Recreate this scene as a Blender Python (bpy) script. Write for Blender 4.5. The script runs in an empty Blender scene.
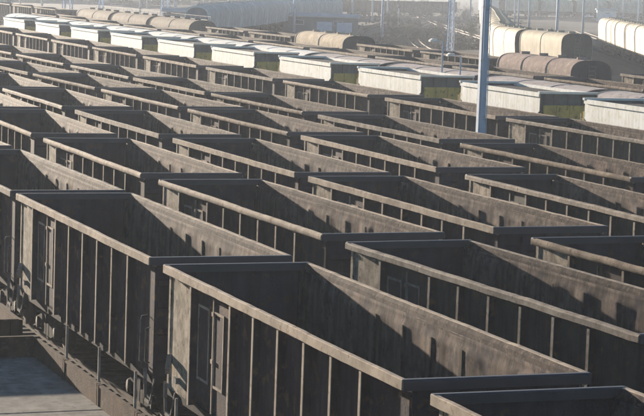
import bpy, math, random
from mathutils import Vector, Matrix, noise
D = bpy.data
SC = bpy.context.scene
COL = SC.collection
R = math.radians

# ------------------------------------------------------------------ camera
cam = D.objects.new('camera', D.cameras.new('camera'))
COL.objects.link(cam)
SC.camera = cam
cam.data.sensor_width = 36
cam.data.lens = 2158.9 / 644 * 36
cam.data.clip_start = 0.5
cam.data.clip_end = 6000
pit, yaw, roll = .1076, .3646, .0341
CZ = 9.54
F = Vector((math.sin(yaw)*math.cos(pit), math.cos(yaw)*math.cos(pit), -math.sin(pit)))
Rt = Vector((math.cos(yaw), -math.sin(yaw), 0))
Up = Rt.cross(F)
r2 = Rt*math.cos(roll) + Up*math.sin(roll)
u2 = Up*math.cos(roll) - Rt*math.sin(roll)
m = Matrix((r2, u2, -F)).transposed().to_4x4()
m.translation = Vector((0, 0, CZ))
cam.matrix_world = m

# ------------------------------------------------------------------ light
SUN_AZ, SUN_EL = R(-6.0), R(6.2)      # azimuth from +Y towards +X
w = D.worlds.new('World'); SC.world = w; w.use_nodes = True
nt = w.node_tree
bg = nt.nodes['Background']
sky = nt.nodes.new('ShaderNodeTexSky')
sky.sky_type = 'NISHITA'; sky.sun_disc = False
sky.sun_elevation = SUN_EL; sky.sun_rotation = SUN_AZ
sky.air_density = 1.0; sky.dust_density = 0.6; sky.ozone_density = 3.2
nt.links.new(sky.outputs[0], bg.inputs['Color'])
bg.inputs['Strength'].default_value = 0.05
sl = D.lights.new('sun', 'SUN'); sl.energy = 5.0; sl.angle = R(0.5); sl.color = (1.0, .865, .70)
so = D.objects.new('sun', sl); COL.objects.link(so)
sd = Vector((math.sin(SUN_AZ)*math.cos(SUN_EL), math.cos(SUN_AZ)*math.cos(SUN_EL), math.sin(SUN_EL)))
so.rotation_euler = sd.to_track_quat('Z', 'Y').to_euler()
so.location = (0, 0, 60)
vs = SC.view_settings
vs.view_transform = 'Standard'; vs.look = 'None'; vs.gamma = 1; vs.exposure = 1.97
vs.use_curve_mapping = False

# ------------------------------------------------------------------ materials
def mat(name, c1, c2, scale=2.0, rough=.8, metal=0, c3=None, streak=None, bump=.0, bscale=30, spec=.03, fine=None, thr=(.35,.65), obj=False, detail=6):
    """two-tone weathered surface: c1<->c2 by world noise, optional rust c3 patches, optional vertical streaks"""
    mt = D.materials.new(name); mt.use_nodes = True
    n = mt.node_tree.nodes; l = mt.node_tree.links
    b = n['Principled BSDF']
    b.inputs['Roughness'].default_value = rough
    b.inputs['Metallic'].default_value = metal
    b.inputs['Specular IOR Level'].default_value = spec
    if obj:
        tc = n.new('ShaderNodeTexCoord'); pos = tc.outputs['Object']
    else:
        g = n.new('ShaderNodeNewGeometry'); pos = g.outputs['Position']
    def noise_(sc, stretch=None, det=detail):
        src = pos
        if stretch:
            mp = n.new('ShaderNodeMapping'); mp.inputs['Scale'].default_value = stretch
            l.new(pos, mp.inputs[0]); src = mp.outputs[0]
        t = n.new('ShaderNodeTexNoise'); t.inputs['Scale'].default_value = sc
        t.inputs['Detail'].default_value = det; t.inputs['Roughness'].default_value = .62
        l.new(src, t.inputs['Vector']); return t.outputs[0]
    def ramp(f, a, bb):
        r = n.new('ShaderNodeMapRange'); r.inputs[1].default_value = a; r.inputs[2].default_value = bb; r.clamp = True
        l.new(f, r.inputs[0]); return r.outputs[0]
    def mix(f, a, bb):
        x = n.new('ShaderNodeMix'); x.data_type = 'RGBA'
        l.new(f, x.inputs[0])
        for i, s in ((6, a), (7, bb)):
            if isinstance(s, tuple): x.inputs[i].default_value = (*s, 1)
            else: l.new(s, x.inputs[i])
        return x.outputs[2]
    col = mix(ramp(noise_(scale), *thr), c1, c2)
    if c3: col = mix(ramp(noise_(scale*2.7+.13), .56, .66), col, c3)
    if streak:
        sc_, amt = streak
        f = ramp(noise_(1.0, (6*sc_, 6*sc_, .5*sc_)), .42 if amt < .4 else .45, .62 if amt < .4 else .75)
        dark = mix(f, (1, 1, 1), (amt, amt, amt*.95))
        mm = n.new('ShaderNodeMix'); mm.data_type = 'RGBA'; mm.blend_type = 'MULTIPLY'
        mm.inputs[0].default_value = 1
        l.new(col, mm.inputs[6]); l.new(dark, mm.inputs[7]); col = mm.outputs[2]
    l.new(col, b.inputs['Base Color'])
    if bump:
        bp = n.new('ShaderNodeBump'); bp.inputs['Strength'].default_value = bump
        bp.inputs['Distance'].default_value = .004 if bscale > 30 else .02
        l.new(noise_(bscale, det=4), bp.inputs['Height']); l.new(bp.outputs[0], b.inputs['Normal'])
    return mt

M = {}
M['rail_tan'] = mat('dusty_tan_rail', (.48,.395,.31), (.29,.23,.18), 2.3, .85, c3=(.25,.17,.115), bump=.3, bscale=45)
M['rail_rust'] = mat('rusty_rail', (.33,.26,.195), (.145,.11,.082), 2.6, .85, c3=(.14,.09,.06), bump=.5, bscale=35)
M['rail_grey'] = mat('grey_worn_rail', (.36,.305,.25), (.175,.142,.115), 2.7, .8, c3=(.16,.12,.09), bump=.45, bscale=35)
M['panel'] = mat('dark_weathered_panel', (.076,.056,.060), (.034,.027,.036), 1.1, .75, c3=(.13,.078,.05), streak=(.8,.5), bump=.3)
M['panel_brown'] = mat('brown_weathered_panel', (.096,.066,.058), (.040,.031,.035), 1.1, .8, c3=(.15,.085,.05), streak=(.8,.5), bump=.3)
M['inner'] = mat('scoured_inner_steel', (.175,.128,.10), (.050,.038,.042), 2.6, .85, c3=(.045,.030,.026), streak=(.7,.30), bump=.5, bscale=34, thr=(.46,.62))
M['inner_b'] = mat('rusty_inner_steel', (.16,.110,.085), (.046,.034,.037), 3.0, .85, c3=(.04,.026,.022), streak=(.85,.30), bump=.5, bscale=34, thr=(.46,.62))
M['lip'] = mat('scraped_rusty_lip', (.085,.061,.049), (.028,.021,.020), 5, .85, c3=(.17,.12,.085), bump=.5, bscale=36, thr=(.42,.58))
M['corner'] = mat('sunlit_bay_streaky_tan', (.44,.37,.29), (.21,.17,.13), 3.2, .85, c3=(.09,.07,.055), streak=(1.4,.55), bump=.35, bscale=36, thr=(.4,.6))  # side panel in sun: sunlight put into the paler tan, streaks are weathering
M['beam'] = mat('dark_end_beam', (.058,.048,.056), (.036,.030,.036), .8, .45, spec=.5, bump=.15)
M['endw'] = mat('end_wall_steel', (.075,.060,.068), (.040,.033,.040), .9, .75, c3=(.11,.07,.05), streak=(.8,.5), bump=.25)
M['floor'] = mat('coal_dusted_floor', (.09,.08,.07), (.045,.04,.04), .9, .95, bump=.6, bscale=10)
M['under'] = mat('grimy_underframe', (.045,.04,.037), (.025,.022,.02), 2, .85, c3=(.09,.06,.04))
M['wheel'] = mat('worn_wheel_steel', (.07,.055,.05), (.035,.03,.028), 3, .6, metal=0)
M['handle'] = mat('bare_handle_metal', (.30,.28,.25), (.16,.14,.12), 6, .6)
M['stake'] = mat('weathered_stake', (.36,.32,.27), (.2,.17,.14), 4, .85)
M['plank'] = mat('worn_wagon_deck', (.31,.28,.245), (.19,.17,.15), 2.2, .9, c3=(.16,.14,.125), streak=(.8,.6), bump=.6, bscale=60)
M['lowwall'] = mat('brown_low_wall', (.125,.075,.048), (.065,.042,.03), 2.2, .85, c3=(.14,.10,.08), streak=(1.,.6), bump=.4)
M['white'] = mat('chalky_white_side', (.92,.92,.90), (.80,.78,.72), 1.3, .7, c3=(.70,.66,.52), streak=(.5,.74))
M['white_dirty'] = mat('dirty_white_roof', (.86,.84,.79), (.74,.71,.66), 1.0, .8, streak=(.4,.9))
M['greyroof'] = mat('pinkish_grey_roof', (.52,.45,.42), (.38,.34,.33), 1.0, .8, c3=(.22,.17,.15))
M['slate'] = mat('grey_hopper_end', (.16,.165,.16), (.10,.10,.10), 1.2, .8, streak=(.5,.7))
M['olive'] = mat('olive_slope_sheet', (.58,.46,.13), (.42,.34,.11), 1.5, .85, c3=(.2,.18,.08))
M['cream'] = mat('cream_hopper_shell', (.54,.48,.37), (.42,.36,.28), .9, .75, streak=(.5,.75))
M['cream_worn'] = mat('worn_cream_shell', (.70,.58,.42), (.44,.34,.25), 1.4, .85, c3=(.36,.28,.21), streak=(.9,.75))
M['pink'] = mat('faded_rust_pink_shell', (.46,.34,.29), (.28,.205,.18), 1.2, .85, c3=(.55,.46,.38), streak=(.7,.7))
M['hopend'] = mat('dark_hopper_end', (.07,.066,.07), (.04,.04,.044), 1, .8)
M['blueend'] = mat('blue_grey_end', (.20,.24,.32), (.13,.16,.22), 1, .7)
M['pole_blue'] = mat('blue_grey_mast_paint', (.62,.68,.78), (.52,.58,.68), .7, .6, c3=(.42,.45,.50))
M['pole_grey'] = mat('grey_mast_concrete', (.62,.66,.72), (.50,.53,.58), .5, .8)
M['shed'] = mat('blue_shed_cladding', (.17,.18,.21), (.12,.13,.15), .3, .7, streak=(.3,.8))
M['shedroof'] = mat('pale_shed_roof', (.42,.43,.45), (.3,.31,.33), .2, .7)
M['ballast'] = mat('oily_ballast', (.085,.075,.065), (.035,.032,.03), 5, .95, c3=(.14,.12,.10), bump=1, bscale=26)
M['railsteel'] = mat('rail_steel', (.13,.10,.08), (.08,.06,.05), 2, .7, metal=0)
M['sleeper'] = mat('concrete_sleeper', (.11,.10,.09), (.06,.055,.05), 3, .9)
M['ground'] = mat('dusty_yard_ground', (.066,.061,.056), (.036,.034,.033), .045, .95, c3=(.05,.046,.038), bump=.5, bscale=2, detail=10)
M['bark'] = mat('bark', (.12,.09,.07), (.07,.055,.04), 6, .9)
M['leaf'] = mat('dry_brush_leaves', (.075,.064,.045), (.045,.04,.03), 1.3, .9)
M['leaf_green'] = mat('dull_green_leaves', (.075,.09,.04), (.045,.055,.03), 1.3, .9)
M['wallgrey'] = mat('pale_block_wall', (.42,.42,.42), (.33,.33,.34), .1, .85)
M['glass'] = mat('dark_window_glass', (.05,.06,.08), (.03,.035,.05), 1, .15, spec=.6)
M['signwhite'] = mat('white_sign_face', (.8,.8,.78), (.7,.7,.68), 1, .6)
M['signdark'] = mat('black_signal_head', (.03,.03,.03), (.02,.02,.02), 1, .6)
M['insul'] = mat('brown_insulator', (.2,.09,.05), (.15,.07,.04), 1, .3)

# ------------------------------------------------------------------ mesh builder
class MB:
    def __init__(s): s.v = []; s.f = []; s.mi = []; s.sm = []
    def add(s, vs_, fs, mi=0, smooth=False):
        o = len(s.v); s.v += [tuple(v) for v in vs_]
        for f in fs: s.f.append(tuple(o+i for i in f)); s.mi.append(mi); s.sm.append(smooth)
    def box(s, x0, x1, y0, y1, z0, z1, mi=0):
        vs_ = [(x, y, z) for z in (z0, z1) for y in (y0, y1) for x in (x0, x1)]
        s.add(vs_, [(0,2,3,1), (4,5,7,6), (0,1,5,4), (2,6,7,3), (0,4,6,2), (1,3,7,5)], mi)
    def beam(s, a, b, wx, wy, mi=0, upv=(0,0,1)):
        """box section bar from a to b"""
        a = Vector(a); b = Vector(b); d = (b-a).normalized(); u = Vector(upv)
        if abs(d.dot(u)) > .98: u = Vector((0,1,0))
        p = d.cross(u).normalized(); q = p.cross(d)
        vs_ = []
        for c in (a, b):
            for i, j in ((-1,-1), (1,-1), (1,1), (-1,1)): vs_.append(c + p*i*wx/2 + q*j*wy/2)
        s.add(vs_, [(3,2,1,0), (4,5,6,7), (0,1,5,4), (1,2,6,5), (2,3,7,6), (3,0,4,7)], mi)
    def tube(s, pts, r, n=6, mi=0):
        rings = []; P = [Vector(p) for p in pts]
        for i, p in enumerate(P):
            d = (P[min(i+1, len(P)-1)] - P[max(i-1, 0)]).normalized()
            u = Vector((0,0,1)) if abs(d.z) < .9 else Vector((0,1,0))
            a = d.cross(u).normalized(); b = a.cross(d)
            rr = r[i] if isinstance(r, (list, tuple)) else r
            rings.append([p + a*math.cos(t)*rr + b*math.sin(t)*rr for t in [2*math.pi*k/n for k in range(n)]])
        vs_ = [v for rg in rings for v in rg]; fs = []
        for i in range(len(P)-1):
            for k in range(n): fs.append((i*n+k, i*n+(k+1) % n, (i+1)*n+(k+1) % n, (i+1)*n+k))
        fs.append(tuple(range(n-1, -1, -1))); fs.append(tuple((len(P)-1)*n+k for k in range(n)))
        s.add(vs_, fs, mi, True)
    def prism(s, prof, y0, y1, mi=0, smooth=False, axis='y'):
        """closed xz profile swept along y (or yz profile swept along x)"""
        n = len(prof)
        if axis == 'y': vs_ = [(x, y, z) for y in (y0, y1) for x, z in prof]
        else: vs_ = [(x, a, z) for x in (y0, y1) for a, z in prof]
        fs = [(k, (k+1) % n, n+(k+1) % n, n+k) for k in range(n)]
        s.add(vs_, fs, mi, smooth)
        s.add(vs_, [tuple(range(n-1, -1, -1)), tuple(range(n, 2*n))], mi)
    def cyl(s, c, axis, r, h, n=20, mi=0):
        c = Vector(c); a = Vector(axis).normalized()*h/2
        s.tube([c-a, c+a], r, n, mi)
    def mesh(s, name, mats):
        me = D.meshes.new(name); me.from_pydata(s.v, [], s.f)
        for mm in (mats if isinstance(mats, (list, tuple)) else [mats]): me.materials.append(mm)
        me.polygons.foreach_set('material_index', s.mi)
        me.polygons.foreach_set('use_smooth', s.sm)
        me.update(); return me

def fixn(me):
    import bmesh
    bm = bmesh.new(); bm.from_mesh(me); bmesh.ops.recalc_face_normals(bm, faces=bm.faces); bm.to_mesh(me); bm.free(); return me

def link(name, data, parent=None, mw=None):
    o = D.objects.new(name, data); COL.objects.link(o)
    if parent: o.parent = parent
    if mw is not None: o.matrix_local = mw
    return o
def structure(name, me): o = link(name, me); o['kind'] = 'structure'; return o
def tagm(o, label, cat, group=None):
    o['label'] = label; o['category'] = cat
    if group: o['group'] = group
    return o
def copy_tree(o, parent=None):
    c = o.copy(); COL.objects.link(c); c.parent = parent
    for ch in kids.get(o.name, []):
        cc = copy_tree(ch, c)
    return c
kids = {}
class Spec:
    """a kind of thing: root Empty, parts [name, mesh, matrix, [sub-parts]]; place() copies it"""
    def __init__(s, name): s.name = name; s.parts = []
    def part(s, name, me, mw=None, sub=None, label=None):
        s.parts.append((name, me, mw or Matrix(), sub or [], label)); return s
    def place(s, x, y, rz, label, cat, group=None, z=0, scale=1):
        e = D.objects.new(s.name, None); COL.objects.link(e)
        e.empty_display_size = .5
        e.location = (x, y, z); e.rotation_euler = (0, 0, rz); e.scale = (scale,)*3
        tagm(e, label, cat, group)
        for nm, me, mw, sub, lab in s.parts:
            p = link(nm, me, e, mw)
            if lab: p['label'] = lab
            for n2, m2, w2 in sub: link(n2, m2, p, w2)
        return e
T = Matrix.Translation
ROT = Matrix.Rotation(math.pi, 4, 'Z')

# ------------------------------------------------------------------ shared running gear
def wheelset_mesh():
    b = MB()
    for sx in (-1, 1):
        b.cyl((sx*.79, 0, .47), (1,0,0), .47, .13, 24)
        b.cyl((sx*.71, 0, .47), (1,0,0), .50, .03, 24)
    b.cyl((0, 0, .47), (1,0,0), .08, 2.1, 10)
    return b.mesh('wheelset', M['wheel'])
WS = wheelset_mesh()
def bogie_mesh():
    b = MB()
    for sx in (-1, 1):
        x = sx*1.03
        b.prism([(-1.15,.42), (-1.15,.60), (-.75,.72), (-.45,.86), (.45,.86), (.75,.72), (1.15,.60), (1.15,.42), (.70,.38), (.42,.28), (-.42,.28), (-.70,.38)], x-.08, x+.08, axis='x')
        for yy in (-.15, .15):
            b.cyl((x, yy, .5), (0,0,1), .085, .42, 8)
        for yy in (-.925, .925): b.cyl((x+sx*.05, yy, .48), (1,0,0), .15, .16, 12)
    b.box(-1.2, 1.2, -.2, .2, .62, .86)
    return fixn(b.mesh('bogie_frame', M['under']))
BG = bogie_mesh()
def add_running(sp, cy, wb=.925):
    for s in (-1, 1):
        sp.part('bogie', BG, T((0, s*cy, 0)), [('wheelset', WS, T((0, t*wb, .0))) for t in (-1, 1)])
def coupler_mesh(y0, y1):
    b = MB()
    b.beam((0, y0, .98), (0, y1-.25, .98), .18, .2)
    b.prism([(-.22,.80), (-.22,1.14), (.22,1.14), (.22,.80)], y1-.25, y1)
    b.box(.12, .24, y1-.02, y1+.1, .86, 1.1)
    b.tube([(-.2, y1-.3, 1.0), (-.28, y1-.1, .72), (-.25, y1+.02, .7)], .03, 6)
    return fixn(b.mesh('coupler', M['under']))

# ------------------------------------------------------------------ open gondola wagon
HL = 6.18            # half length of the body
RIBS = [4.37, 3.3, 1.96, .65, -.65, -1.94, -3.2, -4.48]      # left side, far end is +y
def side_wall_mesh(seed, bow, mats):
    rnd = random.Random(seed)
    edges = [HL] + [r for r in RIBS if r != 3.3] + [-HL]
    bays = [(edges[i+1], edges[i], bow*rnd.uniform(.6, 1.2), rnd.uniform(-.18, .18)) for i in range(len(edges)-1)]
    off = Vector((rnd.uniform(0, 99), 0, 0))
    ny, nz = 200, 30; z0, z1 = 1.22, 3.52
    def disp(y, z):
        for a, bb, am, sk in bays:
            if a <= y <= bb:
                t = (y-a)/(bb-a); t = t + sk*math.sin(math.pi*t)*.5
                zt = (z-z0)/(z1-z0)
                k = min(1, zt/.12)*max(0, min(1, (1-zt)/.09)); k = k*k*(3-2*k)
                d = am*.40*math.sin(math.pi*t)*k
                break
        else: d = 0
        n_ = noise.noise(Vector((y*.9, z*1.1, 3))+off)*.012 + noise.noise(Vector((y*3.1, z*2.6, 9))+off)*.006 + max(0, noise.noise(Vector((y*2.0, z*2.4, 19))+off)-.25)*.03
        e = min(1, (HL-abs(y))/.3)
        return max(-.01, min(.066, d*.62 + n_*max(0, e)))
    vs_ = []; fs = []
    for side, x, kb in ((0, -1.402, .05), (1, -1.325, 1)):
        for i in range(ny+1):
            y = -HL + 2*HL*i/ny
            for j in range(nz+1):
                z = z0+(z1-z0)*j/nz
                xx = x-.058*max(0, min(1, (z-3.30)/.09)) if side else x
                vs_.append((xx-disp(y, z)*kb*(1-max(0, min(1, (z-3.29)/.08))), y, z))
    N = (ny+1)*(nz+1)
    b = MB()
    fo = []; fi = []
    for i in range(ny):
        for j in range(nz):
            a = i*(nz+1)+j; c = a+nz+1
            fo.append((a, a+1, c+1, c)); fi.append((N+a, N+c, N+c+1, N+a+1))
    rim = []
    for i in range(ny):
        a = i*(nz+1); c = a+nz+1
        rim.append((a, c, N+c, N+a)); rim.append((a+nz, N+a+nz, N+c+nz, c+nz))
    for j in range(nz):
        rim.append((j, N+j, N+j+1, j+1)); a = ny*(nz+1)+j; rim.append((a, a+1, N+a+1, N+a))
    b.add(vs_, fo+fi+rim, 0, True)
    b.mi = [0]*len(fo) + [1]*len(fi) + [0]*len(rim)
    for e_ in edges[1:-1]: b.box(-1.328, -1.315, e_-.03, e_+.03, 1.45, 3.30, 1)
    return b.mesh('side_wall', mats)
def rib_mesh(rm):
    b = MB()        # hat-section rib, narrow outer face, flared gusset at the top
    b.prism([(-1.385,-.045), (-1.525,-.042), (-1.525,.042), (-1.385,.045)], 1.20, 3.49)
    b.v = [(x, z, y) for x, y, z in b.v]
    b.box(-1.54, -1.526, -.045, .045, 1.19, 3.491, 1)
    return fixn(b.mesh('rib', [M['panel'], rm]))
def half_rib_mesh(rm):
    b = MB(); b.box(-1.43, -1.395, -.03, .03, 1.24, 3.42); b.box(-1.445, -1.431, -.06, .06, 2.2, 2.28); b.box(-1.445, -1.431, -.06, .06, 3.1, 3.18)
    return b.mesh('ladder_post', rm)
def rail_mesh(kind, rm, seed=0):
    if kind == 'square': prof = [(-1.56,3.52), (-1.56,3.668), (-1.548,3.68), (-1.475,3.68), (-1.455,3.665), (-1.405,3.60), (-1.382,3.48)]; nin = 4
    elif kind == 'round': prof = [(-1.545,3.53), (-1.558,3.565), (-1.56,3.61), (-1.548,3.65), (-1.52,3.675), (-1.485,3.68), (-1.45,3.655), (-1.405,3.60), (-1.382,3.48)]; nin = 6
    else: prof = [(-1.56,3.54), (-1.56,3.64), (-1.54,3.672), (-1.46,3.68), (-1.44,3.66), (-1.40,3.58), (-1.38,3.46), (-1.39,3.45), (-1.43,3.53)]; nin = 4
    b = MB(); n = len(prof); NS = 40
    vs_ = []
    for i in range(NS+1):
        y = -HL+2*HL*i/NS
        dz = noise.noise(Vector((y*.6, seed*7.1, 0)))*.012 + noise.noise(Vector((y*2.5, seed*3.3, 5)))*.009
        dx = noise.noise(Vector((y*.5, seed*5.1, 9)))*.016
        for x, z in prof: vs_.append((x+dx, y, z+dz))
    fs = [(i*n+k, i*n+(k+1) % n, (i+1)*n+(k+1) % n, (i+1)*n+k) for i in range(NS) for k in range(n)]
    b.add(vs_, fs, 0, False)
    b.mi = [1 if nin <= (f_ % n) < n-1 else 0 for f_ in range(len(fs))]
    b.add(vs_, [tuple(range(n-1, -1, -1)), tuple(NS*n+k for k in range(n))])
    return fixn(b.mesh('top_rail', rm))
def end_wall_mesh(mats):
    b = MB()        # far end (+y): sheet with four horizontal pressings and two posts outside
    b.box(-1.37, 1.37, HL-.04, HL-.01, 1.22, 3.545)
    for z in (1.6, 2.15, 2.7, 3.15):
        b.prism([(HL-.01, z-.09), (HL+.05, z-.05), (HL+.05, z+.05), (HL-.01, z+.09)], -1.36, 1.36, axis='x')
    for x in (-.75, .75): b.box(x-.07, x+.07, HL-.01, HL+.11, 1.2, 3.46)
    for x in (-1.345, 1.345): b.box(x-.035, x+.035, HL-.1, HL+.02, 1.2, 3.48)
    return fixn(b.mesh('end_wall', mats))
def end_beam_mesh(rm):
    b = MB()
    b.prism([(HL-.10,3.53), (HL-.10,3.665), (HL-.07,3.687), (HL+.01,3.687), (HL+.045,3.66), (HL+.045,3.52)], -1.535, 1.535, axis='x')
    return fixn(b.mesh('end_beam', rm))
def floor_mesh():
    b = MB(); nx, ny = 8, 40
    vs_ = [(-1.31+2.62*i/nx, -6.1+12.2*j/ny, 1.42+noise.noise(Vector((i*.5, j*.35, 1)))*.06) for j in range(ny+1) for i in range(nx+1)]
    b.add(vs_, [(j*(nx+1)+i, j*(nx+1)+i+1, (j+1)*(nx+1)+i+1, (j+1)*(nx+1)+i) for j in range(ny) for i in range(nx)])
    b.box(-1.37, 1.37, -6.1, 6.1, 1.30, 1.34)
    return b.mesh('floor', M['floor'])
def underframe_mesh():
    b = MB()
    b.box(-.22, .22, -6.2, 6.2, .92, 1.28)
    for y in (-6.05, -4.33, -1.9, 0, 1.9, 4.33, 6.05): b.box(-1.38, 1.38, y-.09, y+.09, 1.06, 1.28)
    for x in (-1.36, 1.36): b.box(x-.05, x+.05, -6.15, 6.15, 1.05, 1.22)
    b.cyl((.65, .9, .95), (0,1,0), .2, .9, 12)       # air reservoir
    b.beam((-.7, -2.4, .8), (-.7, 2.2, .75), .06, .06)
    for y in (-2.6, -1.3, 0, 1.3, 2.6):              # hatch latch hooks below the sill
        b.beam((-1.4, y+.3, 1.18), (-1.36, y+.34, .96), .05, .08); b.beam((1.4, y-.3, 1.18), (1.36, y-.34, .96), .05, .08)
    return b.mesh('underframe', M['under'])
def ladder_mesh():
    b = MB()
    for y in (2.85, 3.15): b.beam((-1.42, y, 1.3), (-1.42, y, 3.30), .025, .025)
    for z in (1.5, 1.85, 2.2, 2.55, 2.9, 3.25): b.beam((-1.42, 2.85, z), (-1.42, 3.15, z), .02, .02)
    return b.mesh('ladder', M['panel'])
def hook_mesh():
    b = MB()
    b.box(-1.44, -1.40, 3.72, 3.98, 3.2, 3.3); b.beam((-1.45, 3.75, 3.32), (-1.45, 4.1, 3.24), .03, .04)
    b.beam((-1.44, 3.82, 1.3), (-1.44, 3.82, 3.2), .03, .03)
    return b.mesh('door_hook', M['panel'])
def grab_mesh():
    b = MB(); b.tube([(-1.42,-5.72,2.42), (-1.53,-5.68,2.40), (-1.54,-5.62,2.3), (-1.54,-5.60,1.45), (-1.43,-5.6,1.38)], .016, 6)
    b.tube([(-1.42,-5.95,2.2), (-1.52,-5.93,2.18), (-1.52,-5.93,1.5), (-1.42,-5.95,1.46)], .014, 6)
    return b.mesh('grab_handle', M['handle'])
def step_mesh(s):
    b = MB(); y = s*5.95
    b.beam((-1.43, y+.28, 1.3), (-1.5, y+.02, 1.02), .07, .03); b.beam((-1.5, y+.02, 1.02), (-1.5, y-.02, .72), .06, .03)
    b.beam((-1.5, y-.02, .72), (-1.5, y-.36, .70), .05, .08); b.beam((-1.5, y-.36, .70), (-1.43, y-.4, 1.2), .03, .03)
    return b.mesh('step', M['handle'])
def chock_mesh():
    b = MB(); b.beam((-1.44, 5.95, 1.85), (-1.58, 5.62, 1.62), .10, .14); b.box(-1.5, -1.42, 5.3, 5.5, 1.42, 1.54)
    return b.mesh('lifting_bracket', M['handle'])
def sunlit_bay_mesh():
    b = MB(); b.box(-1.413, -1.4055, 4.42, 6.14, 1.2, 3.515); b.box(-1.43, -1.4135, 6.02, 6.14, 1.2, 3.515)  # added sheet over the end bay, coloured lighter as the sunlit panel
    return b.mesh('sunlit_bay_plate', M['corner'])
def hatch_mesh(rm):
    b = MB()
    for y0, y1 in ((2.62, 3.22), (3.5, 4.2)):
        b.box(-1.412, -1.4035, y0, y1, 1.75, 3.2)
        for a in (y0, y1-.05): b.box(-1.425, -1.4125, a, a+.05, 1.75, 3.2, 1)
        for z in (1.75, 3.15): b.box(-1.4251, -1.4126, y0+.051, y1-.051, z, z+.05, 1)
        pass
    return b.mesh('side_hatch', [M['panel'], rm])
CORN = sunlit_bay_mesh()
LAD, HOOK, GRAB, ST1, ST2, CHK = ladder_mesh(), hook_mesh(), grab_mesh(), step_mesh(1), step_mesh(-1), chock_mesh()
FLO, UND, CPL = floor_mesh(), underframe_mesh(), coupler_mesh(6.1, 6.93)
def gondola_spec(seed, bow, railkind, rm, pm, im):
    sp = Spec('gondola_wagon')
    wl, wr = side_wall_mesh(seed, bow, [pm, im]), side_wall_mesh(seed+50, bow, [pm, im])
    rb, hr = rib_mesh(rm), half_rib_mesh(rm)
    sub = [('rib', rb, T((0, y, 0))) for y in RIBS if y != 3.3] + [('sunlit_bay_plate', CORN, Matrix()), ('ladder_post', hr, T((0, 3.3-.05, 0)))] + ([('side_hatch', hatch_mesh(rm), Matrix())] if True else [('ladder', LAD, Matrix()), ('door_hook', HOOK, Matrix())]) + [
          ('grab_handle', GRAB, Matrix()), ('lifting_bracket', CHK, Matrix())]
    hr = half_rib_mesh(M['panel_brown'])
    sp.part('side_wall', wl, None, sub).part('side_wall', wr, ROT, sub)
    sp.part('top_rail', rail_mesh(railkind, [rm, M['lip']], seed)).part('top_rail', rail_mesh(railkind, [rm, M['lip']], seed+3), ROT)
    ew, eb = end_wall_mesh(M['endw']), end_beam_mesh(M['beam'])
    for mm in (None, ROT): sp.part('end_wall', ew, mm).part('end_beam', eb, mm).part('coupler', CPL, mm).part('step', ST1, mm).part('step', ST2, mm)
    sp.part('floor', FLO).part('underframe', UND)
    add_running(sp, 4.33)
    return sp
M['panel_grey'] = mat('grey_green_weathered_panel', (.078,.074,.066), (.038,.037,.037), 1.1, .75, c3=(.11,.075,.05), streak=(.8,.5), bump=.3)
GV = [
    gondola_spec(1, .085, 'square', M['rail_tan'], M['panel'], M['inner']),
    gondola_spec(2, .10, 'round', M['rail_rust'], M['panel_brown'], M['inner_b']),
    gondola_spec(3, .11, 'angle', M['rail_grey'], M['panel_grey'], M['inner']),
    gondola_spec(4, .09, 'round', M['rail_tan'], M['panel_brown'], M['inner_b']),
    gondola_spec(5, .075, 'square', M['rail_grey'], M['panel'], M['inner_b']),
]
LOOK = ['with tan rails', 'with rusty rails', 'with worn grey rails', 'with rounded tan rails', 'with plain grey rails']
ORD = ['first', 'second', 'third', 'fourth', 'fifth', 'sixth', 'seventh', 'eighth', 'ninth', 'tenth', 'eleventh', 'twelfth', 'thirteenth', 'fourteenth', 'fifteenth', 'sixteenth', 'seventeenth']
ORDX = ORD + ['eighteenth', 'nineteenth', 'twentieth'] + ['twenty-'+o for o in ORD[:9]]

def proj(x, y, z):
    d = Vector((x, y, z-CZ)); zz = d.dot(F)
    return 322+2158.9*d.dot(r2)/zz, 208-2158.9*d.dot(u2)/zz
def visible_y(xc, y, half=6.2, z=3.7, lo=-30, hi=674):
    us = [proj(xc-1.5, y+half, z)[0], proj(xc+1.5, y-half, z)[0]]
    return max(us) > lo and min(us) < hi and y > 16

# rows: polynomial of the left top rail x(y), wagon centre y's, name
ROWS = [
    ((1.53e-3, 12.2514), [61.3, 48.24, 34.86, 21.45], 'row nearest the camera', [4, 0, 0, 0], [3, 2, 1, 0]),
    ((8.5727e-4, -.105954, 20.4594), [80.3, 65.9, 51.75, 38.0], 'second row from the front', [1, 3, 3, 2], None),
    ((3.1086e-4, -4.46981e-2, 23.5262), [94.9, 80.2, 66.1, 52.6, 38.3], 'third row from the front', [2, 4, 0, 0, 1], None),
    ((-2.18e-4, 3.20349e-2, 26.0881), [122.5, 109.0, 95.4, 81.6, 67.7, 53.1], 'fourth row from the front', [0, 1, 3, 1, 0, 2], None),
    ((1.1454e-5, -1.16889e-2, 32.974), [133.9, 119.7, 106.4, 93.0, 78.7, 64.5, 50.6], 'fifth row from the front', [3, 2, 0, 1, 4, 1, 3], None),
    ((2.1924e-4, -5.0339e-2, 43.1147), [148.6, 134.4, 120.0, 105.9, 91.3, 77.9, 63.8], 'row just behind the tall blue mast', [1, 0, 4, 3, 0, 2, 4], None),
]
def poly(c, y):
    r = 0
    for k in c: r = r*y+k
    return r
tracks = []        # centre lines
GROUP_G = 'open gondola wagons standing in rows'
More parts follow.
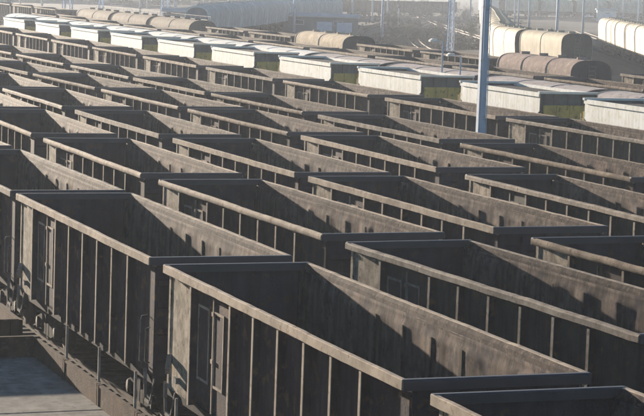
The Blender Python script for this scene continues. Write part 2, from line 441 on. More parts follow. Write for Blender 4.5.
for ri, (c, ys, rname, var, _) in enumerate(ROWS):
    ys = list(ys); v = list(var)
    lo, hi = ys[-1]-6, ys[0]+6
    def xat(y):
        yy = min(max(y, lo), hi); s = (poly(c, yy+.5)-poly(c, yy-.5))
        return poly(c, yy) + s*(y-yy) + 1.555
    while visible_y(xat(ys[0]), ys[0]+13.8, lo=-14): ys.insert(0, ys[0]+13.8); v.insert(0, (len(ys)*3+ri) % 5)
    for i, y in enumerate(ys):
        dx = xat(y+5)-xat(y-5)
        lab = 'gondola %s, %s from left in %s' % (LOOK[v[i]], ORD[i], rname)
        GV[v[i]].place(xat(y), y, -math.atan2(dx, 10), lab, 'railway wagon', GROUP_G)
    tracks.append([(xat(y), y) for y in range(0, 330, 6)])

# ------------------------------------------------------------------ hoppers with white sides (row W)
def white_hopper_spec():
    sp = Spec('white_hopper_wagon')
    H = 4.55; ZT = 4.30
    b = MB()     # left side panel: trapezoid outline with slight corrugation band
    pts = [(-H,ZT), (-H,3.42), (-H+1.9,2.4), (-H+3.2,1.5), (H-3.2,1.5), (H-1.9,2.4), (H,3.42), (H,ZT)]
    b.prism(pts, -1.52, -1.47, axis='x')
    y = -H+.35
    while y < H-.3:
        zlo = 3.0 if abs(y) < H-1.3 else 3.5
        b.prism([(-1.519,y-.1), (-1.5212,y), (-1.519,y+.1)], zlo, 3.98); y += .31
    b.v = b.v[:32] + [(x, z, y_) for x, y_, z in b.v[32:]]
    b.box(-1.58, -1.515, -H, H, 4.10, 4.302)
    side = fixn(b.mesh('side_panel', M['white']))
    sp.part('side_panel', side).part('side_panel', side, ROT)
    b = MB()     # upper vertical end with stiffeners
    b.box(-1.465, 1.465, H-.05, H-.01, 3.42, 4.25)
    for x in (-1.46, -.75, 0, .75, 1.46): b.box(x-.04, x+.04, H-.008, H+.05, 3.3, 4.25)
    up = b.mesh('end_wall', M['slate'])
    b = MB()     # sloping sheet below
    b.prism([(H-.05,3.415), (H-1.95,2.4), (H-3.2,1.5), (H-3.15,1.45), (H-1.88,2.35), (H,3.39)], -1.465, 1.465, axis='x')
    slope = fixn(b.mesh('slope_sheet', M['olive']))
    b = MB(); b.box(-1.6, 1.6, H-.09, H+.10, 4.255, 4.36)
    tb = b.mesh('end_beam', M['white_dirty'])
    b = MB()     # apron: vertical stiffened plates above the end platform
    b.box(-1.44, 1.44, H+.22, H+.26, 1.35, 3.72)
    for x in (-1.38, -.7, 0, .7, 1.38): b.box(x-.05, x+.05, H+.262, H+.33, 1.35, 3.72)
    ap = b.mesh('end_apron', M['olive'])
    b = MB()
    b.box(-.25, .25, -6.5, 6.5, .9, 1.3)
    for y_ in (-6.4, -4.6, 4.6, 6.4): b.box(-1.5, 1.5, y_-.12, y_+.12, 1.05, 1.3)
    for x in (-1.42, 1.42):
        for s in (-1, 1):
            b.beam((x, s*(H-.1), 3.7), (x, s*(H-.1), 1.3), .1, .1); b.box(x-.06, x+.06, -6.4, 6.4, 1.12, 1.29)
    uf = b.mesh('underframe', M['under'])
    b = MB()
    prof = [(-1.46,4.16), (-.9,4.19), (0,4.21), (.9,4.19), (1.46,4.16), (1.46,4.1), (-1.46,4.1)]
    b.prism(prof, -H+.1, H-.1)
    rf = fixn(b.mesh('roof', M['hopend']))
    b = MB()
    for y_ in (H+.35, H+.75): b.beam((-1.3, y_, 1.3), (-1.3, y_, 3.6), .04, .04)
    for k in range(7): b.beam((-1.3, H+.35, 1.55+.3*k), (-1.3, H+.75, 1.55+.3*k), .03, .03)
    ld = b.mesh('ladder', M['handle'])
    for mm in (None, ROT):
        sp.part('end_wall', up, mm).part('slope_sheet', slope, mm).part('end_beam', tb, mm).part('end_apron', ap, mm).part('ladder', ld, mm).part('coupler', coupler_c, mm)
    sp.part('underframe', uf).part('roof', rf)
    add_running(sp, 4.9)
    return sp
coupler_c = coupler_mesh(6.2, 6.8)
WH = white_hopper_spec()
# near-left corners measured in the photo -> centre = near + 4.55
W_Y = [206.1, 192.4, 179.0, 165.8, 152.3, 139.0, 124.9, 111.3, 97.0, 83.3]
WX = 46.2
for i, y in enumerate(W_Y):
    WH.place(WX+1.52, y, 0, 'white sided hopper wagon with olive ends, %s from the left in its row' % ORD[i], 'railway wagon', 'white sided hopper wagons in one row')
tracks.append([(WX+1.52, y) for y in range(0, 330, 6)])

# ------------------------------------------------------------------ domed covered hoppers
def dome_profile(zs, zc, hw, n=14, ex=.5):
    p = []
    for k in range(n+1):
        t = math.pi*k/n; p.append((-hw*math.copysign(abs(math.cos(t))**(2*ex), math.cos(t)), zs+(zc-zs)*math.sin(t)**(2*ex)))
    return p      # left springing -> right springing
def dome_spec(name, shell, endm, half, zs, zc, hw=1.55, panels=2, hatches=4, walkway=True, seed=0, exx=.5):
    sp = Spec(name)
    arc = dome_profile(zs, zc, hw, 16, exx)
    prof = [(-hw+.12, 1.5)] + arc + [(hw-.12, 1.5)]
    b = MB(); n = len(prof); NS = 26
    vs_ = []
    for i in range(NS+1):
        y = -half+2*half*i/NS
        for x, z in prof:
            k = 1+noise.noise(Vector((x*1.3, y*.5, z+seed*9)))*.003
            vs_.append((x*k, y, z))
    b.add(vs_, [(i*n+k, (i+1)*n+k, (i+1)*n+k+1, i*n+k+1) for i in range(NS) for k in range(n-1)], 0, True)
    b.add([(p[0], y, p[1]) for y in (-half+.05, half-.05) for p in prof], [])
    for i in range(panels+1):              # raised arched seams
        y = -half+2*half*i/panels; y = max(min(y, half-.04), -half+.04)
        q = [(x*1.018, z+.02 if z > 1.6 else z) for x, z in prof]
        o = [(x, y+d, z) for d in (-.05, .05) for x, z in q]
        m_ = len(q)
        b.add(o, [(k, m_+k, m_+k+1, k+1) for k in range(m_-1)], 0, False)
        inn = [(x, y+d, z) for d in (-.05, .05) for x, z in prof]
        for d in (0, 1):
            oo = [o[d*m_+k] for k in range(m_)] + [inn[d*m_+k] for k in range(m_)]
            b.add(oo, [(k, k+1, m_+k+1, m_+k) for k in range(m_-1)])
    sp.part('shell', b.mesh('shell', shell))
    b = MB()
    b.add([(x*.995, half-.02, z) for x, z in prof], [tuple(range(n))])
    b.add([(x*.995, half-.06, z) for x, z in prof], [tuple(range(n-1, -1, -1))])
    for x in (-.9, -.3, .3, .9): b.box(x-.04, x+.04, half-.02, half+.06, 1.5, zs+.3)
    b.box(-1.35, 1.35, half-.02, half+.05, 2.7, 2.8)
    ew = b.mesh('end_wall', endm)
    b = MB()
    for x in (-.25, .25): b.beam((x, half+.12, 1.2), (x, half+.12, zc-.3), .04, .04)
    for k in range(9): b.beam((-.25, half+.12, 1.4+.3*k), (.25, half+.12, 1.4+.3*k), .03, .03)
    ld = b.mesh('ladder', M['handle'])
    cp = coupler_mesh(half-.1, half+.62)
    for mm in (None, ROT): sp.part('end_wall', ew, mm).part('ladder', ld, mm).part('coupler', cp, mm)
    b = MB(); b.cyl((0, 0, zc+.06), (0,0,1), .34, .16, 14); b.box(-.36, .36, -.04, .04, zc+.14, zc+.18)
    ht = b.mesh('roof_hatch', shell)
    for k in range(hatches):
        sp.part('roof_hatch', ht, T((0, -half+2*half*(k+.5)/hatches, 0)))
    if walkway:
        b = MB(); b.box(.55, .95, -half+.2, half-.2, zc+.02, zc+.06)
        for k in range(9):
            y = -half+.3+(2*half-.6)*k/8; b.beam((.95, y, zc-.2), (.95, y, zc+.42), .03, .03)
        b.beam((.95, -half+.3, zc+.42), (.95, half-.3, zc+.42), .03, .03)
        sp.part('walkway', b.mesh('walkway', M['handle']))
    b = MB()
    b.box(-.25, .25, -half-.1, half+.1, .9, 1.3)
    for x in (-1.35, 1.35): b.box(x-.06, x+.06, -half, half, 1.2, 1.5)
    for y in (-half, half): b.box(-1.4, 1.4, y-.1, y+.1, 1.1, 1.4)
    for s in (-1, 1):    # discharge chutes
        b.prism([(s*half*.35-.9, 1.5), (s*half*.35-.35, .55), (s*half*.35+.35, .55), (s*half*.35+.9, 1.5)], -1.0, 1.0, axis='x')
    sp.part('underframe', fixn(b.mesh('underframe', M['under'])))
    add_running(sp, half-1.5)
    return sp
T_SP = dome_spec('covered_hopper_wagon', M['white_dirty'], M['hopend'], 6.35, 3.5, 4.12, 1.55, 3, 0, False, 1, .42)
T_SP2 = dome_spec('covered_hopper_wagon', M['greyroof'], M['hopend'], 6.35, 3.5, 4.12, 1.55, 3, 0, False, 2, .42)
T_NEAR = [224.0, 210.4, 196.8, 183.1, 169.1, 155.2, 141.2, 127.4, 113.5, 99.3, 85.5]
TX = 52.1
for i, y in enumerate(T_NEAR):
    grey = i >= 7
    (T_SP2 if grey else T_SP).place(TX+1.5, y+6.6, 0, '%s low roofed hopper, %s from the left in the row behind the white hoppers' % ('pinkish grey' if grey else 'off white', ORD[i]), 'railway wagon', 'low roofed hoppers behind the white hoppers')
tracks.append([(TX+1.5, y) for y in range(0, 330, 6)])

# row U: gondolas behind, mostly hidden
UX = 60.3
y = 100.; k = 0
uy = []
while y < 260: uy.append(y); y += 13.9
for i, y in enumerate(reversed(uy)):
    v = (i*2+1) % 5
    GV[v].place(UX+1.5, y, 0, 'gondola %s, %s from left in row behind the low roofed hoppers' % (LOOK[v], ORD[i]), 'railway wagon', 'gondolas behind the low roofed hoppers')
tracks.append([(UX+1.5, y) for y in range(0, 330, 6)])

# row S: gondolas mixed with domed hoppers
SX = 69.4
S_CREAM = dome_spec('domed_hopper_wagon', M['cream_worn'], M['hopend'], 6.2, 3.1, 4.25, 1.6, 2, 4, False, 3, .33)
S_PINK = dome_spec('domed_hopper_wagon', M['pink'], M['hopend'], 6.0, 3.0, 4.22, 1.6, 3, 4, False, 4, .33)
M['tan_shell'] = mat('dull_tan_shell', (.32,.26,.20), (.19,.155,.125), 1.1, .85, c3=(.2,.16,.13), streak=(.7,.7))
S_OLD = dome_spec('domed_hopper_wagon', M['tan_shell'], M['hopend'], 7.7, 2.9, 4.15, 1.6, 2, 4, True, 5, .38)

GS = 'gondolas in the far mixed row'
for i, (y, v) in enumerate([(121.0, 4), (107.1, 1), (154.6, 2), (168.6, 0), (197.9, 4), (211.8, 2), (291.0, 1), (305.0, 0), (319.0, 2)]):
    where = ['right of the pink domed hopper, nearest to it', 'right of the pink domed hopper, second from it', 'left of the pink domed hopper, next to it', 'right of the cream domed hopper, next to it', 'left of the cream domed hopper, next to it',
             'left of the cream domed hopper, second from it', 'far left of the mixed row, nearest the domed hoppers', 'far left of the mixed row, second from the domed hoppers', 'far left of the mixed row, third from the domed hoppers'][i]
    GV[v].place(SX+1.55, y, 0, 'distant open gondola '+where, 'railway wagon', GS)
S_PINK.place(SX+1.55, 140.2, 0, 'faded pink domed hopper wagon with dark end, in front of the cream hopper string', 'railway wagon')
S_CREAM.place(SX+1.55, 184.2, 0, 'single cream domed hopper wagon between two far gondolas', 'railway wagon')
for i, y in enumerate([231.6, 248.4, 265.2]):
    S_OLD.place(SX+1.55, y, 0, 'long greyish domed hopper with rooftop walkway, %s at upper left' % ['nearest of three', 'middle of three', 'farthest of three'][i], 'railway wagon', 'long domed hoppers at upper left')
tracks.append([(SX+1.55, y) for y in range(0, 360, 6)])

# ------------------------------------------------------------------ strings on curved tracks
def resample(pts, step, start=0):
    """walk a polyline (Catmull-Rom) and return (x, y, heading) every step metres"""
    P = [Vector(p).to_3d() for p in pts]; P = [2*P[0]-P[1]] + P + [2*P[-1]-P[-2]]
    fine = []
    for i in range(1, len(P)-2):
        for k in range(40):
            t = k/40; a, b_, c, d = P[i-1:i+3]
            fine.append(.5*((2*b_)+(c-a)*t+(2*a-5*b_+4*c-d)*t*t+(3*b_-a-3*c+d)*t**3))
    fine.append(P[-2])
    out = []; acc = 0; nxt = start
    for a, b_ in zip(fine, fine[1:]):
        L = (b_-a).length
        while nxt <= acc+L:
            p = a.lerp(b_, (nxt-acc)/L); d = b_-a
            out.append((p.x, p.y, -math.atan2(d.x, d.y))); nxt += step
        acc += L
    return out
C_SP = dome_spec('cream_hopper_wagon', M['cream'], M['hopend'], 5.6, 3.3, 4.75, 1.6, 2, 4, False, 7, .27)
c1 = [(96.4, 178), (96.6, 190), (98.6, 203), (103.5, 217), (112, 235), (129, 272), (152, 322), (186, 398), (214, 455)]
w1 = resample(c1, 12.1, 12.6)
for i, (x, y, h) in enumerate(w1[:17]):
    C_SP.place(x, y, h, 'cream arched hopper in the curving string behind the pink one, %s from its near end' % ORD[i], 'railway wagon', 'cream hoppers on the curving track')
tracks.append([(x, y) for x, y, h in resample(c1, 6)])
c2 = [(92, 143), (124.6, 219), (151.8, 284), (158, 299), (200, 400)]
for i, (x, y, h) in enumerate(resample(c2, 12.1, 54)[:8]):
    C_SP.place(x, y, h, 'cream arched hopper in the straight string at the right edge, %s from its near end' % ORD[i], 'railway wagon', 'cream hoppers at the right edge')
tracks.append([(x, y) for x, y, h in resample(c2, 6)])
M['grey_shell'] = mat('hazy_grey_shell', (.52,.52,.53), (.42,.42,.43), 1.0, .8, streak=(.4,.8))
A_SP = dome_spec('arched_hopper_wagon', M['grey_shell'], M['blueend'], 5.6, 3.3, 5.0, 1.6, 4, 4, False, 8, .38)
b = MB(); arc = dome_profile(3.3, 5.0, 1.62, 16, .38); arc = [(-1.62, 1.5)]+arc+[(1.62, 1.5)]; n_ = len(arc)
vv = [(x, y_, z) for y_ in (5.6, 5.8) for x, z in arc]+[(x*.9, y_, (z-1.5)*.93+1.5) for y_ in (5.6, 5.8) for x, z in arc]
b.add(vv, [f_ for k in range(n_-1) for f_ in ((k, k+1, n_+k+1, n_+k), (2*n_+k, 3*n_+k, 3*n_+k+1, 2*n_+k+1), (n_+k, n_+k+1, 3*n_+k+1, 3*n_+k), (k, 2*n_+k, 2*n_+k+1, k+1))])
ring = fixn(b.mesh('end_frame', M['signwhite']))
A_SP.part('end_frame', ring).part('end_frame', ring, ROT)
c3 = [(77.2, 248), (84.2, 268), (95.2, 292), (110, 320), (126, 352), (150, 398), (190, 470)]
for i, (x, y, h) in enumerate(resample(c3, 12.1, 26)[:14]):
    A_SP.place(x, y, h, 'hopper with pale arched roof and blue grey end, %s in string beside the blue shed' % ORD[i], 'railway wagon', 'arched hoppers beside the blue shed')
tracks.append([(x, y) for x, y, h in resample(c3, 6)])

# far trains in the haze
far_o = dome_spec('distant_hopper_wagon', M['cream'], M['hopend'], 5.6, 3.3, 4.75, 1.6, 2, 0, False, 9, .35)
FAR = [
    ([(262, 540), (300, 548), (345, 552)], 6, 'cream hopper in the far string at upper right, %s from its left end', 'cream hoppers far off at upper right'),
    ([(92, 440), (70, 452), (36, 470)], 5, 'grey hazy hopper at the upper left corner, %s from the right of its string', 'hazy hoppers at the upper left corner'),
]
for pts, n_, lab, grp in FAR:
    for i, (x, y, h) in enumerate(resample(pts, 12.6)[:n_]): far_o.place(x, y, h, lab % ORD[i], 'railway wagon', grp)
    tracks.append([(x, y) for x, y, h in resample(pts, 6)])

b = MB()
for sx in (-1, 1):
    b.box(sx*1.48-.04, sx*1.48+.04, -6.2, 6.2, 1.2, 3.55); b.box(sx*1.5-.07, sx*1.5+.07, -6.2, 6.2, 3.55, 3.7)
    for k in range(9): b.box(sx*1.56-.035, sx*1.56+.035, -5.9+k*1.475-.05, -5.9+k*1.475+.05, 1.2, 3.54)
for sy in (-1, 1): b.box(-1.43, 1.43, sy*6.1-.05, sy*6.1+.05, 1.2, 3.6)
far_body = b.mesh('body', M['panel_brown'])
FG = Spec('distant_gondola_wagon'); FG.part('body', far_body).part('floor', FLO).part('underframe', UND); add_running(FG, 4.33)
for pts, n_, lab, grp in [([(150, 560), (205, 600), (290, 640)], 9, 'hazy gondola in the nearer far string above the scrub, %s from its left', 'far gondolas above the scrub'),
                          ([(158, 640), (230, 700), (330, 760)], 9, 'hazy gondola in the farther string near the top edge, %s from its left', 'far gondolas near the top edge'),
                          ([(176, 470), (196, 486), (226, 505), (262, 520)], 5, 'hazy gondola among the pale masts at upper right, %s from its left', 'far gondolas among the pale masts')]:
    for i, (x, y, h) in enumerate(resample(pts, 13.9)[:n_]): FG.place(x, y, h, lab % ORD[i], 'railway wagon', grp)
    tracks.append([(x, y) for x, y, h in resample(pts, 6)])

# ------------------------------------------------------------------ tracks, ground
extra_tracks = [[(126, 250), (150, 320), (178, 400), (215, 500)], [(118, 222), (141, 283), (170, 360), (205, 440)], [(104, 160), (134, 232), (166, 305), (205, 395)],
                [(130, 330), (150, 372), (182, 440), (230, 540)], [(134, 318), (158, 370), (190, 436), (240, 540)], [(108, 240), (121, 280), (145, 340), (180, 420)],
                [(76, 178), (79, 215), (95, 262), (118, 318)], [(80.5, 170), (84.5, 205), (98, 240), (122, 300)], [(100, 140), (128, 205), (165, 290), (230, 430)], [(112, 140), (150, 220), (215, 350), (300, 520)]]
for e in extra_tracks: tracks.append([(x, y) for x, y, h in resample(e, 6)])
tracks.append([(9.15, y) for y in range(0, 330, 6)])
tracks.append([(4.3, y) for y in range(0, 330, 6)])
tracks.append([(-.6, y) for y in range(0, 330, 6)])
def track_mesh(pts):
    b = MB(); P = [Vector((x, y, 0)) for x, y in pts]
    nor = []
    for i in range(len(P)):
        d = (P[min(i+1, len(P)-1)]-P[max(i-1, 0)]).normalized(); nor.append(Vector((d.y, -d.x, 0)))
    # wheels stand at z=0, so the ballast lies just below
    for o in (-.76, .76):
        prof = [(-.035, 0.0), (.035, 0.0), (.035, -.04), (.01, -.05), (.01, -.14), (-.01, -.14), (-.01, -.05), (-.035, -.04)]
        vs_ = [p+n_*(o+a)+Vector((0, 0, z)) for p, n_ in zip(P, nor) for a, z in prof]
        k = len(prof)
        b.add(vs_, [(i*k+j, i*k+(j+1) % k, (i+1)*k+(j+1) % k, (i+1)*k+j) for i in range(len(P)-1) for j in range(k)], 0)
    for p, q, n_ in zip(P, P[1:], nor):
        L = (q-p).length; c = max(1, round(L/.62)); d = (q-p).normalized()
        if (p-Vector((0,0,0))).length > 330: continue
        for t in range(c):
            m_ = p.lerp(q, (t+.5)/c); vs_ = []
            for z in (-.20, -.13):
                for a, e in ((-1.3, -.12), (1.3, -.12), (1.3, .12), (-1.3, .12)): vs_.append(m_+n_*a+d*e+Vector((0, 0, z)))
            b.add(vs_, [(4,5,6,7), (0,1,5,4), (1,2,6,5), (2,3,7,6), (3,0,4,7)], 1)
    vs_ = [p+n_*a+Vector((0, 0, z)) for p, n_ in zip(P, nor) for a, z in ((-2.5, -.34), (-1.6, -.16), (1.6, -.16), (2.5, -.34))]
    b.add(vs_, [(i*4+j, i*4+j+1, (i+1)*4+j+1, (i+1)*4+j) for i in range(len(P)-1) for j in range(3)], 2)
    return b.mesh('railway_track', [M['railsteel'], M['sleeper'], M['ballast']])
for t in tracks: structure('railway_track', track_mesh(t))
b = MB(); n = 60; S0, S1 = -1400, 2600
vs_ = []
for j in range(n+1):
    for i in range(n+1):
        x = S0+(S1-S0)*i/n; y = -600+(4000)*j/n
        r = math.hypot(x, y); z = -.36
        if r > 600: z -= .3
        vs_.append((x, y, z))
b.add(vs_, [(j*(n+1)+i, j*(n+1)+i+1, (j+1)*(n+1)+i+1, (j+1)*(n+1)+i) for j in range(n) for i in range(n)])
structure('ground', b.mesh('ground', M['ground']))
b = MB(); b.add([(-30, 0, -.35), (74, 0, -.35), (74, 330, -.35), (-30, 330, -.35)], [(0,1,2,3)])
structure('ballast_bed', b.mesh('ballast_bed', M['ballast']))

# ------------------------------------------------------------------ low sided wagons at lower left
def low_wagon_spec(name, zt, zf=1.15, hl=6.7, hw=1.5, stakes=True, seed=0):
    sp = Spec(name)
    b = MB(); nb = 14
    for k in range(nb):
        y0 = -hl+.05+2*(hl-.05)*k/nb; y1 = -hl+.05+2*(hl-.05)*(k+1)/nb
        dz = noise.noise(Vector((k*.7, seed, 0)))*.02
        b.box(-hw+.05, hw-.05, y0+.008, y1-.008, zf-.06, zf+dz)
    sp.part('deck', b.mesh('deck', M['plank']))
    b = MB()
    nseg = 5
    for k in range(nseg):
        y0 = -hl+2*hl*k/nseg+.02; y1 = -hl+2*hl*(k+1)/nseg-.02
        b.box(hw-.045, hw, y0, y1, zf-.2, zt-.03+noise.noise(Vector((k*1.7, seed+4, 0)))*.03)
        b.box(hw-.06, hw+.03, y0, y0+.08, zf-.2, zt+.005); b.box(hw-.06, hw+.03, y1-.08, y1, zf-.2, zt+.006)
        b.box(hw-.055, hw+.025, y0+.081, y1-.081, zt-.045, zt)
    sw = b.mesh('side_wall', M['lowwall'])
    stk = MB(); stk.box(hw+.035, hw+.08, -.025, .025, .95, zt+.66)
    sm_ = stk.mesh('stake', M['stake'])
    sub = [('stake', sm_, T((0, y, 0))) for y in [-6.0+2.55*i for i in range(5)]] if stakes else []
    sp.part('side_wall', sw, None, sub); sp.part('side_wall', sw, ROT, [('stake', sm_, T((0, -y, 0))) for y in ([-6.0+2.55*i for i in range(5)] if stakes else [])])
    b = MB(); b.box(-hw+.05, hw-.05, hl-.05, hl-.01, zf-.2, zt-.005)
    for x in (-1.3, -.45, .45, 1.3): b.box(x-.05, x+.05, hl-.009, hl+.04, zf-.2, zt-.03)
    b.box(-hw+.06, hw-.06, hl-.08, hl+.02, zt-.004, zt+.03)
    ew = b.mesh('end_wall', M['lowwall'])
    cp = coupler_mesh(hl-.1, hl+.5)
    for mm in (None, ROT): sp.part('end_wall', ew, mm).part('coupler', cp, mm)
    b = MB(); b.box(-.25, .25, -hl, hl, .8, zf-.07)
    for x in (-1.35, 1.35): b.box(x-.06, x+.06, -hl+.02, hl-.02, .85, zf-.07)
    for k in range(9): b.box(-1.28, 1.28, -hl+.1+k*(2*hl-.2)/8-.06, -hl+.1+k*(2*hl-.2)/8+.06, .9, zf-.075)
    sp.part('underframe', b.mesh('underframe', M['under']))
    add_running(sp, 4.6)
    return sp
low_wagon_spec('low_sided_wagon', 1.62, 1.2).place(9.15, 38.15, 0, 'low sided flat wagon with stakes and worn sunlit deck, at the lower left corner', 'railway wagon')
low_wagon_spec('low_sided_wagon', 1.76, 1.2, 6.5, 1.5, False, 3).place(9.15, 52.7, 0, 'dark low sided flat wagon beyond the staked one at the left edge', 'railway wagon')

# ------------------------------------------------------------------ masts
def big_mast():
    e = D.objects.new('lighting_mast', None); COL.objects.link(e); e.location = (37.9, 81.2, -.35)
    tagm(e, 'tall solid blue grey steel mast standing between the gondola rows', 'mast')
    b = MB(); H = 19
    for k in range(8):
        z0, z1 = H*k/8, H*(k+1)/8
        w0, w1 = .175-.05*k/8, .175-.05*(k+1)/8
        vs_ = [(x*w_, y*w_, z) for z, w_ in ((z0, w0), (z1, w1)) for x, y in ((-1,-.7), (-.7,-1), (.7,-1), (1,-.7), (1,.7), (.7,1), (-.7,1), (-1,.7))]
        b.add(vs_, [(i, (i+1) % 8, 8+(i+1) % 8, 8+i) for i in range(8)])
    link('shaft', b.mesh('shaft', M['pole_blue']), e)
    b = MB()
    for x in (-.13, .13): b.beam((x, -.27, 1.5), (x, -.22, H-.5), .025, .025)
    for k in range(46): b.beam((-.13, -.26, 1.7+k*.36), (.13, -.26, 1.7+k*.36), .02, .02)
    link('ladder', b.mesh('ladder', M['pole_grey']), e)
    b = MB(); b.box(-.5, .5, -.5, .5, -.1, .32); link('footing', b.mesh('footing', M['sleeper']), e)
    b = MB(); b.beam((-1.6, 0, H), (1.6, 0, H), .1, .1); b.box(-.6, .6, -.5, .5, H-.06, H-.02)
    link('crossarm', b.mesh('crossarm', M['pole_blue']), e)
    for x in (-1.4, -.5, .5, 1.4):
        b = MB(); b.prism([(-.25, H+.1), (.2, H+.25), (.2, H+.55), (-.25, H+.5)], x-.25, x+.25, axis='x')
        link('floodlight', fixn(b.mesh('floodlight', M['pole_grey'])), e)
big_mast()
def lattice_spec(wd, H=13, leg=.16):
    sp = Spec('lattice_mast'); b = MB(); t = .45
    cs = [(-wd/2, -wd/4), (wd/2, -wd/4), (wd/2, wd/4), (-wd/2, wd/4)]
    for x, y in cs: b.beam((x, y, 0), (x*t, y*t, H), leg, leg)
    sp.part('chords', b.mesh('chords', M['pole_blue']))
    b = MB(); n = int(H/.9)
    for i in range(n):
        z0, z1 = H*i/n, H*(i+1)/n; k0, k1 = 1-(1-t)*i/n, 1-(1-t)*(i+1)/n
        for j in range(4):
            a, c = cs[j], cs[(j+1) % 4]
            if i % 2: a, c = c, a
            b.beam((a[0]*k0, a[1]*k0, z0), (c[0]*k1, c[1]*k1, z1), .05, .05)
    sp.part('lacing', b.mesh('lacing', M['pole_blue']))
    b = MB(); b.beam((-wd/2, 0, H-1.4), (-3.4, 0, H-.9), .09, .09); b.beam((-wd/2*t, 0, H), (-3.0, 0, H-1), .05, .05); b.beam((-wd/2, 0, 6.1), (-3.2, 0, 6.4), .06, .06)
    sp.part('bracket_arm', b.mesh('bracket_arm', M['pole_grey']))
    b = MB()
    for z in range(5): b.cyl((-3.0, 0, H-1.1-.16*z), (0,0,1), .1, .07, 8)
    b.beam((-3.0, 0, H-1), (-3.0, 0, H-1.9), .03, .03)
    sp.part('insulator', b.mesh('insulator', M['insul']))
    b = MB(); b.box(-wd*.75, wd*.75, -wd*.6, wd*.6, -.3, .15); sp.part('footing', b.mesh('footing', M['sleeper']))
    return sp
def thin_spec(r, H, m_):
    sp = Spec('catenary_mast'); b = MB(); b.tube([(0,0,0), (0,0,H*.5), (0,0,H)], [r*1.25, r, r*.75], 10); sp.part('pole', b.mesh('pole', m_))
    b = MB(); b.beam((0, 0, H-.8), (-3.1, 0, H-.3), .07, .07); b.beam((0, 0, H-.05), (-2.4, 0, H-.45), .03, .03); b.beam((0, 0, H-2.2), (-2.9, 0, H-1.9), .05, .05)
    sp.part('bracket_arm', b.mesh('bracket_arm', M['pole_grey']))
    b = MB()
    for z in range(4): b.cyl((-2.9, 0, H-.5-.16*z), (0,0,1), .09, .07, 8)
    b.beam((-2.9, 0, H-.4), (-2.9, 0, H-1.9), .025, .025); sp.part('insulator', b.mesh('insulator', M['insul']))
    b = MB(); b.box(-.45, .45, -.45, .45, -.3, .12); sp.part('footing', b.mesh('footing', M['sleeper']))
    return sp
LAT_W, LAT_N = lattice_spec(1.7), lattice_spec(.85, 13, .13)
TH, TH2, THB = thin_spec(.2, 11, M['pole_grey']), thin_spec(.16, 11, M['pole_grey']), thin_spec(.2, 12, M['pole_blue'])
for i, (sp, x, y, lab) in enumerate([
    (LAT_W, 90.5, 362.5, 'wide blue grey lattice mast at upper left, left of the two'), (LAT_N, 98, 368.5, 'narrow lattice mast at upper left, right of the wide one'),
    (LAT_W, 113, 379.5, 'blue grey lattice mast left of the arched blue wagon end'), (LAT_N, 107.5, 240, 'twin leg blue lattice mast left of the tall solid mast')]):
    sp.place(x, y, .35, lab, 'mast', None, -.35)
MASTS = [(THB, 124, 341, 'slim blue grey pole above the cream domed hopper, rising by the shed'), (TH2, 120, 397, 'thin grey pole just left of the arched blue wagon end'),
    (TH2, 179, 442, 'thin pale mast right of the blue shed, leftmost of its group'), (THB, 133, 324, 'dark thick mast right of the blue shed, standing nearest'), (TH2, 176, 426, 'thin pale mast right of the thick dark one'),
    (TH2, 231, 483, 'thin pale mast right of the tall blue mast, leftmost of four'), (TH2, 203, 420, 'thin pale mast right of the tall blue mast, second of four'), (TH2, 200, 412, 'thin pale mast right of the tall blue mast, third of four'),
    (TH, 203, 413, 'thin pale mast right of the tall blue mast, fourth of four'), (THB, 131, 258, 'blue grey mast in front of the cream hoppers on the curve'),
    (TH, 185, 354, 'pale mast between the two cream hopper strings'), (TH, 298, 562, 'pale mast behind the left end of the right hand hopper string'), (TH, 287, 526, 'pale mast over the right hand hopper string, right of the white sign'),
    (TH, 258, 465, 'pale mast nearest the top right corner'), (TH2, 96, 430, 'thin hazy mast between the two upper left lattice masts'), (TH2, 150, 520, 'thin hazy mast above the blue shed, left one'), (TH2, 160, 505, 'thin hazy mast above the blue shed, right one'),
    (TH2, 214, 560, 'hazy mast above the brown scrub, left one'), (TH2, 245, 590, 'hazy mast above the brown scrub, right one')]
def gp(u, v):
    d = F+r2*((u-322)/2158.9)-u2*((v-208)/2158.9); t = -(CZ+.35)/d.z
    return d.x*t, d.y*t
for k, (u, v) in enumerate([(140, 14), (176, 12), (228, 10), (330, 11), (352, 18), (398, 14), (412, 9), (427, 12), (470, 20), (540, 12), (570, 9), (20, 12), (42, 10)]):
    MASTS.append((TH,)+gp(u, v)+('hazy pale mast along the top edge, added row, %s' % ORD[k],))
for k in range(len(MASTS)-13, len(MASTS)):
    us_ = sorted(range(len(MASTS)-13, len(MASTS)), key=lambda q: proj(MASTS[q][1], MASTS[q][2], 0)[0])
    MASTS[k] = MASTS[k][:3] + ('hazy pale mast along the top edge of the yard, %s from left' % ORD[us_.index(k)],)
for sp, x, y, lab in MASTS: sp.place(x, y, .3, lab, 'mast', 'thin catenary masts in the background', -.35)

